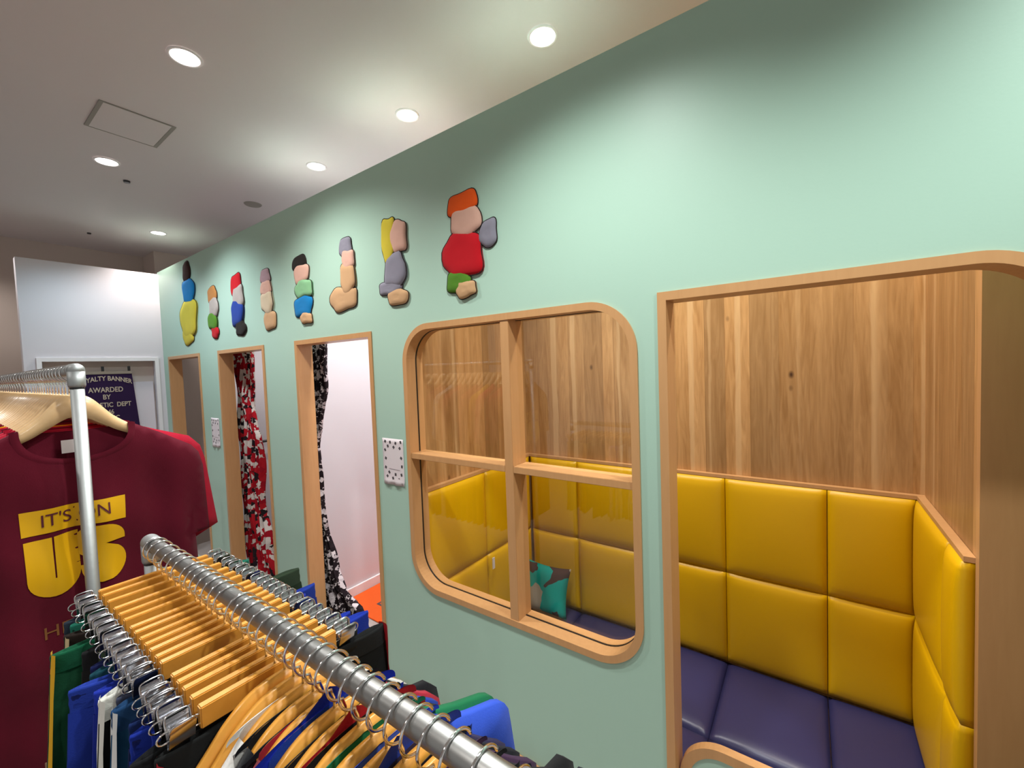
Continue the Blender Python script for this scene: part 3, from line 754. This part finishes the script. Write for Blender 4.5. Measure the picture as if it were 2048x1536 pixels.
# --- pale flared hanger (left rack)
FV = .069
fl_top = smooth_curve([(0, -FV), (.018, -FV-.001), (.034, -FV-.011), (.052, -FV-.032), (.075, -FV-.061), (.107, -FV-.088), (.145, -FV-.112), (.175, -FV-.130)])
fl_bot = smooth_curve([(0, -FV-.058), (.012, -FV-.060), (.028, -FV-.068), (.045, -FV-.080), (.065, -FV-.094), (.089, -FV-.110), (.14, -FV-.136), (.170, -FV-.150)])
fl_me = mesh_of(sweep_profile(fl_top, fl_bot, .013), M['palewood'], True, 'wood_body')
hook_f = hookmesh(FV)
def flared_hanger():
    t = empty('flared_hanger'); put('hook', hook_f, t); put('wood_body', fl_me, t); return t

# --- garments
def shirt_fn(P, th=.010, seed=0, fold=.006):
    """P: dict neck,(x,z); shoulder; sleeve_o; sleeve_i; armpit; body; front drop fd, back drop bd"""
    rr = random.Random(seed); ph = [rr.uniform(0, 6) for _ in range(6)]
    half = [P['neck']] + P['shoulder'] + [P['so'], P['si'], P['armpit'], P['body']]
    half = smooth_part(half)
    def outline(drop):
        n = 14; nx, nz = P['neck']; neck = []
        for k in range(1, n):
            a = PI*k/n; neck.append((-nx*math.cos(a), nz-drop*max(0, math.sin(a))**.75))
        left = [(-x, z) for x, z in half[::-1]]
        return left + neck + half     # body bottom left ... neck left, neck curve, neck right ... body bottom right
    def ysurf(x, z, d, s):
        zz = max(0, P['neck'][1]-z)
        y = .0078 + th*(1-math.exp(-d/.022))
        f = fold*min(1, zz/.25)
        wv = f*(math.sin(x*38+ph[0]+2*zz)+.6*math.sin(x*71+ph[1]-3*zz)) + .58*fold*math.sin(x*20+z*26+ph[2])*min(1, d/.03)
        return s*y + wv*min(1, d/.02)
    return outline, ysurf, half
def smooth_part(half):
    return densify(half, .022, False)
def build_shirt(name, P, mat, collar, parent=None, th=.010, seed=0, fold=.006, step=.03, fd=.085, bd=.018, cw=1):
    outline, ys, half = shirt_fn(P, th, seed, fold)
    t = empty(name) if parent is None else parent
    hl = len(half); bm = bmesh.new(); edges_v = []
    for s, drop in ((-1, fd), (1, bd)):
        ol = outline(drop); nneck = set(range(hl-1, hl-1+14))
        vs, fs = tri2d(ol, step=step)
        vv = []
        for i, v in enumerate(vs):
            d = dist_poly((v.x, v.y), ol, nneck) if i >= len(ol) or (hl <= i < hl+13) else 0
            vv.append(bm.verts.new((v.x, ys(v.x, v.y, d, s), v.y)))
        for f in fs: bm.faces.new([vv[i] for i in f])
        edges_v.append((vv, ol))
    (A, ol), (B, _) = edges_v
    n = len(ol)
    for i in list(range(0, hl-1)) + list(range(hl-1+14, n-1)):
        bm.faces.new((A[i], A[i+1], B[i+1], B[i]))
    bmesh.ops.recalc_face_normals(bm, faces=bm.faces)
    link('body', bm, mat, t, True)
    # collar ribs
    bm = bmesh.new()
    for s, drop in ((-1, fd), (1, bd)):
        nx, nz = P['neck']; rows = []
        for k in range(0, 29):
            a = PI*k/28; x = -nx*math.cos(a); z = nz-drop*max(0, math.sin(a))**.75
            cx, cz = 0, nz+.02
            dx, dz = x-cx, z-cz; l = math.hypot(dx, dz); row = []
            for q in (-.002, .004, .010, .0145):
                X, Z = x+dx/l*q*cw, z+dz/l*q*cw; 
                d = max(.0, min(dist_poly((X, Z), ol, set(range(hl-1, hl-1+14))), .05))
                row.append(bm.verts.new((X, ys(X, Z, d, s)+s*(.0022 if q in (.004, .010) else .0006), Z)))
            rows.append(row)
        for r0, r1 in zip(rows, rows[1:]):
            for j in range(3): bm.faces.new((r0[j], r1[j], r1[j+1], r0[j+1]))
    bmesh.ops.recalc_face_normals(bm, faces=bm.faces)
    link('collar', bm, collar, t, True)
    return t, ys, ol, hl
def drape_on(ys, ol, hl, poly_or_mesh, mat, name, parent, off=.0016, step=.014, holes=()):
    """flat print that follows the shirt front"""
    skip = set(range(hl-1, hl-1+14))
    def yy(x, z): return ys(x, z, dist_poly((x, z), ol, skip), -1)-off
    bm = bmesh.new()
    if isinstance(poly_or_mesh, list):
        vs, fs = tri2d(densify(poly_or_mesh, step), step=step)
        vv = [bm.verts.new((v.x, yy(v.x, v.y), v.y)) for v in vs]
        for f in fs: bm.faces.new([vv[i] for i in f])
    return link(name, bm, mat, parent, True)

# --- shorts
def build_shorts(mat, band, w=.165, th=.014, length=.42, seed=0, stripe=None, flare=.02, piping=None, spread=.024):
    t = empty('shorts'); rr = random.Random(seed); ph = [rr.uniform(0, 6) for _ in range(6)]
    N = 56; ztop = -CD-.040
    def ring(z, wf, tf, x0=0, dog=True, wav=1):
        pts = []
        for k in range(N):
            a = 2*PI*k/N; ca, sa = math.cos(a), math.sin(a); x = wf*ca
            u = abs(ca)
            yv = tf*(.28+.72*((u-.62)/.38 if u > .62 else 0)*2*(1-u)*2.2 + .35*(1-u)) if dog else tf
            edge = (1-u**10)
            y = (yv*edge if True else 0)*(1 if sa >= 0 else -1)
            y = math.copysign(abs(yv)*min(1, abs(sa)*2.2), sa)
            pts.append((x0+x, y + wav*.002*math.sin(9*z*4+5*x*8+ph[0]) + .0015*wav*math.sin(x*60+ph[1]), z + .004*math.sin(x*26+ph[2])*wav))
        return pts
    rows = []
    bm = bmesh.new()
    levels = [0, .008, .02, .034, .06, .10, .15, .20, .24]
    for L in levels:
        q = L/.24; pin = 1.0
        rows.append([bm.verts.new(p) for p in ring(ztop-L, w*(1+.10*q), spread*(1-.15*q)+.004*math.sin(L*60+ph[3]), 0)])
    for a, b in zip(rows[3:], rows[4:]):
        for k in range(N): bm.faces.new((a[k], a[(k+1) % N], b[(k+1) % N], b[k]))
    # legs
    last = rows[-1]
    for s in (-1, 1):
        prev = None
        for j, L in enumerate((.24, .30, .36, length)):
            q = (L-.24)/(length-.24); hw = w*1.1/2*(1+.06*q)
            pts = ring(ztop-L, hw-.003, spread*.85, s*(w*1.1/2+.004*q))
            cur = [bm.verts.new(p) for p in pts]
            if prev:
                for k in range(N): bm.faces.new((prev[k], prev[(k+1) % N], cur[(k+1) % N], cur[k]))
            prev = cur
    bmesh.ops.delete(bm, geom=[v for v in bm.verts if not v.link_faces], context='VERTS')
    bmesh.ops.recalc_face_normals(bm, faces=bm.faces)
    link('body', bm, mat, t, True)
    bm = bmesh.new(); rows = []
    for L, o in ((-.001, 0), (.004, .0012), (.012, .0005), (.020, .0014), (.028, .0005), (.035, .001)):
        rows.append([bm.verts.new(p) for p in ring(ztop-L, w+o, spread+o, 0)])
    for a, b in zip(rows, rows[1:]):
        for k in range(N): bm.faces.new((a[k], a[(k+1) % N], b[(k+1) % N], b[k]))
    inner = [bm.verts.new((v.co.x*.985, v.co.y*.8, v.co.z-.03)) for v in rows[0]]
    for k in range(N): bm.faces.new((inner[k], inner[(k+1) % N], rows[0][(k+1) % N], rows[0][k]))
    bmesh.ops.recalc_face_normals(bm, faces=bm.faces)
    wb = link('waistband', bm, band, t, True)
    if stripe:
        for s in (-1, 1):
            bm = bmesh.new(); rows = []
            for L in (.0, .03, .08, .14, .20, .26, .33, length):
                q = min(1, L/.24); ww = w*(1+.10*q)+.0025
                rr_ = []
                for y in (-.013, -.006, .006, .013):
                    rr_.append(bm.verts.new((s*(ww-.006*abs(y)/.013-.001), y + .004*math.sin(L*40+ph[4]), ztop-L)))
                rows.append(rr_)
            for a, b in zip(rows, rows[1:]):
                for j in range(3): bm.faces.new((a[j], a[j+1], b[j+1], b[j]))
            bmesh.ops.recalc_face_normals(bm, faces=bm.faces)
            link('side_stripe', bm, stripe, t, True)
    return t

# ================================================================== front rack
FZ, FY = 1.27, .2875
pipe_rack('clothes_rack', (-1.262, FY), (1, 0, 0), 1.75, FZ, RR, 'near clothes rack with steel pipe rail holding shorts and curved hangers', M['steel'], M['galv'])
def fab(c): 
    if c not in FAB: FAB[c] = fabric('cotton_'+c, c)
    return FAB[c]
FAB = {}
clip_x = [-1.222, -1.190, -1.146, -1.100, -1.066, -1.034, -.988, -.962, -.935, -.908, -.880, -.852, -.824, -.776, -.752, -.727, -.696, -.668]
ORD = ['farthest', 'second', 'third', 'fourth', 'fifth', 'sixth', 'seventh', 'eighth', 'ninth', 'tenth', 'eleventh', 'twelfth', 'thirteenth', 'fourteenth', 'fifteenth', 'sixteenth', 'seventeenth', 'eighteenth', 'nineteenth', 'twentieth'] + ['twenty-'+k for k in ('first', 'second', 'third', 'fourth', 'fifth', 'sixth', 'seventh', 'eighth', 'ninth')] + ['thirtieth', 'thirty-first', 'thirty-second']
#  colour, name, waistband, half width, stripe, offset of centre across the rail, drop
SH = [('1C3348', 'dark slate', '26303C', .150, None, .0, 0), ('1D5A4A', 'green', '1F6B58', .162, None, .016, 0), ('3A2E24', 'dark brown', '241C18', .150, 'C8B48A', -.01, 0),
      ('14482F', 'bottle green', '135338', .172, 'D8A41E', -.012, 0), ('232323', 'black', '1D1D1F', .150, None, .0, .01), ('20301F', 'dark olive', '2C3A2A', .180, None, .046, 0),
      ('141B3E', 'midnight blue', '151C48', .158, None, .008, 0), ('12303A', 'dark teal', '15404C', .150, None, -.006, 0), ('1B2F86', 'royal blue', '20368F', .196, None, .012, 0),
      ('1A2A8A', 'bright blue', '1C2F98', .168, None, .006, 0), ('141618', 'black', 'D8D8D0', .155, 'DCDCD4', -.006, .0), ('252B3A', 'charcoal', '3A3F52', .150, None, .004, 0),
      ('1B4A6C', 'steel blue', '1D3F66', .152, 'D8DADA', -.004, .0), ('13224C', 'navy', '152757', .150, None, .002, 0), ('1A2F8C', 'cobalt blue', '1D339A', .166, None, .014, 0),
      ('1A2F8C', 'royal blue', '1D339A', .168, None, .034, .004), ('101114', 'black', '17181A', .160, None, -.004, .0), ('151717', 'black', '1A1B1B', .172, 'B01A2A', .026, 0)]
proto = clip_hanger()
rn = random.Random(5)
dist_word = {'farthest': 'at the far end'}
for i, x in enumerate(clip_x):
    t = proto if i == 0 else copy_tree(proto)
    t.location = (x, FY, FZ); rz = R(90 + rn.uniform(-1.3, 1.3)); t.rotation_euler = (R(rn.uniform(-1.5, 1.5)), 0, rz)
    c, nm, bc, hw, stp, off, drop = SH[i]
    pos = 'farthest of the row' if i == 0 else ('%s from the far end' % ORD[i])
    tag(t, 'wooden bar clip hanger holding %s shorts, %s' % (nm, pos), 'clip hanger', 'wooden clip hangers on the near rack')
    s = build_shorts(fab(c), fab(bc), hw, seed=i, stripe=fab(stp) if stp else None, spread=.0105+.002*rn.random())
    s.location = t.location; s.rotation_euler = t.rotation_euler
    # shift sideways along the hanger by moving the parts
    for ch in s.children: ch.location.x += off
    tag(s, '%s%s shorts on the near rack, %s' % (nm, ' side-striped' if stp else '', pos), 'shorts', 'shorts on the near rack')
    if i in (3,): s['label'] = 'bottle green shorts with a yellow side stripe, left end of the near rack'
# cardboard size marker hanging below the green shorts
tg = empty('price_tag', (-1.12, .112, .965), R(70)); tag(tg, 'plain tan cardboard tag hanging below the green and yellow shorts', 'tag')
bbox('card', (-.024, .024, -.001, .001, -.20, 0), newmat('kraft_card', 'A58A72', .8)[0], tg)
bm = bmesh.new(); tube(bm, [(0, 0, -.01), (.004, .0, .08), (0, .0, .13)], .0008, 5); link('string', bm, M['paper'], tg, True)

# size dividers in two colours at the ends of the clip rods
curv_x = [-.638, -.612, -.586, -.560, -.534, -.508, -.482, -.456, -.430, -.402, -.372, -.346, -.320, -.290, -.255, -.215]
WIDE = {3, 4, 5, 8, 9, 13, 14, 15}
ADULT = dict(neck=(.080, -CV-.022), shoulder=[(.105, -CV-.048), (.140, -CV-.082), (.172, -CV-.108), (.205, -CV-.116), (.224, -CV-.135)], so=(.262, -CV-.32), si=(.200, -CV-.335), armpit=(.200, -CV-.26), body=(.205, -CV-.62))
BROAD = dict(neck=(.080, -CV-.020), shoulder=[(.105, -CV-.040), (.140, -CV-.058), (.172, -CV-.072), (.200, -CV-.084), (.216, -CV-.094), (.226, -CV-.110), (.231, -CV-.135)], so=(.262, -CV-.32), si=(.200, -CV-.335), armpit=(.200, -CV-.26), body=(.205, -CV-.62))
SLIM = dict(neck=(.080, -CV-.022), shoulder=[(.105, -CV-.048), (.140, -CV-.082), (.174, -CV-.112), (.176, -CV-.13)], so=(.178, -CV-.19), si=(.168, -CV-.22), armpit=(.172, -CV-.25), body=(.18, -CV-.62))
SHIRTS = [None, None, ('D2D0CB', 'white', 'CFCCC6'), ('17181C', 'black', '17181C'), ('A52A3A', 'crimson', '1B1C20'), ('1C3FA8', 'bright blue', '16299A'),
          ('191B1F', 'charcoal', '191B1F'), ('131417', 'black', '9E1820'), ('176A44', 'green', '176548'), ('3556C8', 'vivid blue', '2F46A8'), ('2F2A4A', 'indigo', '2A3A8E'), ('10131B', 'navy', '1B1F2A'),
          ('3C2440', 'plum', '3A2240'), ('18191B', 'black', '1B1C1E'), ('1B1F2A', 'navy', '1B1F2A'), ('C9C9C7', 'white', 'C9C9C7')]
proto = curved_hanger()
for i, x in enumerate(curv_x):
    t = proto if i == 0 else copy_tree(proto)
    t.location = (x, FY, FZ); t.rotation_euler = (0, 0, R(90 + rn.uniform(-.6, .6)))
    k = len(curv_x)-1-i
    pos = 'nearest to the camera' if k == 0 else ('%s nearest to the camera' % ORD[k])
    if SHIRTS[i] is None:
        tag(t, 'curved honey wood hanger with nothing on it, %s' % pos, 'hanger', 'curved wooden hangers on the near rack'); continue
    c, nm, cc = SHIRTS[i]
    tag(t, 'curved honey wood hanger holding a %s shirt, %s' % (nm, pos), 'hanger', 'curved wooden hangers on the near rack')
    P = {k_: (v if not isinstance(v, list) else list(v)) for k_, v in (BROAD if i in (8, 9) else ADULT if i in WIDE else SLIM).items()}
    kx, lift = {3: (.97, 0), 4: (.90, 0), 5: (.83, 0)}.get(i, (1, 0))
    sc_ = lambda q: (q[0]*(kx if q[0] > .18 else 1), q[1]+(lift if q[0] > .18 and q[1] > -CV-.2 else 0))
    P = {k_: ([sc_(q) for q in v] if isinstance(v, list) else sc_(v)) for k_, v in P.items()}
    s, *_ = build_shirt('shirt', P, fab(c), fab(cc), th=.006 if i in (8, 9) else .0024, seed=20+i, fold=.002, step=.04, fd=.075, bd=-.022 if i in (5, 7, 10) else -.016, cw={5: 1.7, 7: 1.5, 10: 1.7}.get(i, 1))
    s.location = t.location; s.rotation_euler = t.rotation_euler
    tag(s, '%s shirt with %s collar on the curved hanger %s' % (nm, {'CFCCC6': 'matching', '9E1820': 'red', '1B1C20': 'black'}.get(cc, 'matching'), pos), 'shirt', 'shirts on the near rack')

# ================================================================== left rack
LZ = 1.683; LX, LY = -1.60, .238
d3 = Vector((-1, 0, 0))
pipe_rack('clothes_rack', (LX, LY), d3, 2.55, LZ, RR, 'tall galvanised pipe rack holding maroon t-shirts at the left', M['galv'], M['galv'])
TEE = dict(neck=(.107, -.154), shoulder=[(.145, -.176), (.175, -.194), (.255, -.248), (.275, -.275), (.285, -.32)], so=(.292, -.535), si=(.240, -.542), armpit=(.250, -.46), body=(.27, -1.15))
TEE2 = dict(neck=(.107, -.154), shoulder=[(.145, -.174), (.175, -.188), (.27, -.226), (.300, -.262), (.312, -.31)], so=(.338, -.545), si=(.265, -.575), armpit=(.262, -.46), body=(.275, -1.15))
TS = [('560F20', 'maroon'), ('A3182F', 'crimson'), ('A81C33', 'crimson'), ('6A1628', 'maroon'), ('C41F3A', 'bright red'), ('D89A1C', 'yellow'), ('7A1A2C', 'maroon'), ('8C1A2C', 'dark red'), ('561423', 'maroon'),
      ('6E1728', 'maroon'), ('A01A30', 'crimson'), ('5A1424', 'maroon'), ('B5B0AA', 'grey'), ('6A1628', 'maroon'), ('7A1B2D', 'maroon'), ('501220', 'maroon')]
TS += [TS[k % 16] for k in (1, 8, 3, 4, 0, 12, 6, 2, 9, 11, 7, 3, 13, 8, 10, 1)]
M['print'] = newmat('yellow_print', 'D9A50C', .38)[0]; M['tee_ink'] = newmat('maroon_ink', '551424', .8)[0]; M['oldgold'] = newmat('dull_gold_print', '7A4A1E', .8)[0]
proto = flared_hanger()
for i, (c, nm) in enumerate(TS):
    sdist = .055 + min(i, 14)*.052 + max(0, i-14)*.088 + rn.uniform(-.004, .004)
    t = proto if i == 0 else copy_tree(proto)
    p = Vector((LX, LY, LZ)) + d3*sdist
    t.location = p; t.rotation_euler = (0, 0, R(90 + (0 if i == 0 else rn.uniform(-1.5, 1.5))))
    pos = 'first behind the pole' if i == 0 else '%s behind the pole' % ORD[i]
    tag(t, 'pale wooden flared hanger holding a %s t-shirt, %s' % (nm, pos), 'hanger', 'pale wooden hangers on the tall rack')
    s, ys, ol, hl = build_shirt('t_shirt', TEE if i in (0, 3, 6) else TEE2, fab(c), fab(c), th=.009 if i == 0 else .005, seed=60+i, fold=.009 if i == 0 else .003, step=.022 if i == 0 else .045 if i < 8 else .09, fd=.088, bd=.014)
    s.location = t.location; s.rotation_euler = t.rotation_euler
    tag(s, '%s t-shirt on the tall rack, %s' % (nm, pos), 't-shirt', 't-shirts on the tall rack')
    if i == 0:
        s['label'] = 'maroon t-shirt printed IT\'S ON US in yellow, front of the tall rack'
        YO, ZO = .235, LZ
        def L2(pts): return [(y-YO, z-ZO) for y, z in pts]
        drape_on(ys, ol, hl, L2([(.118, 1.322), (.320, 1.318), (.317, 1.252), (.119, 1.258)]), M['print'], 'yellow_banner_print', s)
        arcs = lambda cx, cz, rx, rz, a0, a1, n=10: [(cx+rx*math.cos(R(a0+(a1-a0)*k/n)), cz+rz*math.sin(R(a0+(a1-a0)*k/n))) for k in range(n+1)]
        U = [(.121, 1.244), (.122, 1.15)] + arcs(.172, 1.142, .050, .056, 180, 355, 14) + [(.2215, 1.245), (.175, 1.243), (.1745, 1.135), (.1715, 1.135), (.171, 1.243)]
        drape_on(ys, ol, hl, L2(U), M['print'], 'letter_u_print', s, off=.0019, step=.007)
        Sg = [(.235, 1.247), (.262, 1.246)] + arcs(.270, 1.206, .043, .040, 88, -2, 8) + [(.313, 1.196), (.272, 1.193)] + arcs(.271, 1.139, .043, .050, 52, -90, 12) + arcs(.262, 1.133, .040, .046, -95, -178, 7) + [(.220, 1.144), (.256, 1.140), (.220, 1.176)] + [(.220, 1.235)]
        drape_on(ys, ol, hl, L2(Sg), M['print'], 'letter_s_print', s, off=.0024, step=.007)
        skip = set(range(hl-1, hl-1+14))
        me = fine(text_mesh("IT'S ON", .047, extrude=0)); me.materials.append(M['tee_ink'])
        for v in me.vertices:
            x, z = v.co.x*.86+.220-YO, v.co.y+1.289-ZO; v.co = Vector((x, ys(x, z, dist_poly((x, z), ol, skip), -1)-.0032, z))
        put('slogan_lettering', me, s)
        me = fine(text_mesh("HD", .045, extrude=0)); me.materials.append(M['oldgold'])
        for v in me.vertices:
            x, z = v.co.x+.175-YO, v.co.y+.99-ZO; v.co = Vector((x, ys(x, z, dist_poly((x, z), ol, skip), -1)-.0022, z))
        put('faded_print', me, s)
        bm = bmesh.new()   # neck label inside the back of the collar
        bm.faces.new([bm.verts.new(p_) for p_ in ((-.030, .010, -.190), (.006, .010, -.190), (.006, .010, -.226), (-.030, .010, -.226))])
        o = link('neck_label', bm, M['paper'], s); o['label'] = 'white fabric size label inside the collar'
    if i == 2:
        bm = bmesh.new(); box(bm, .316, .340, -.011, .011, -.515, -.475); o = link('sleeve_tab', bm, M['black'], s); o['label'] = 'small dark tab on the sleeve'

# white board leaning just right of the booth opening
wb = bbox('white_board', (.366, .80, 1.270, 1.290, -.198, 1.34), M['white'], None, .004)
wb.rotation_euler = (0, R(1.0), 0)
tag(wb, 'plain white board standing at the right edge of the booth opening', 'board')
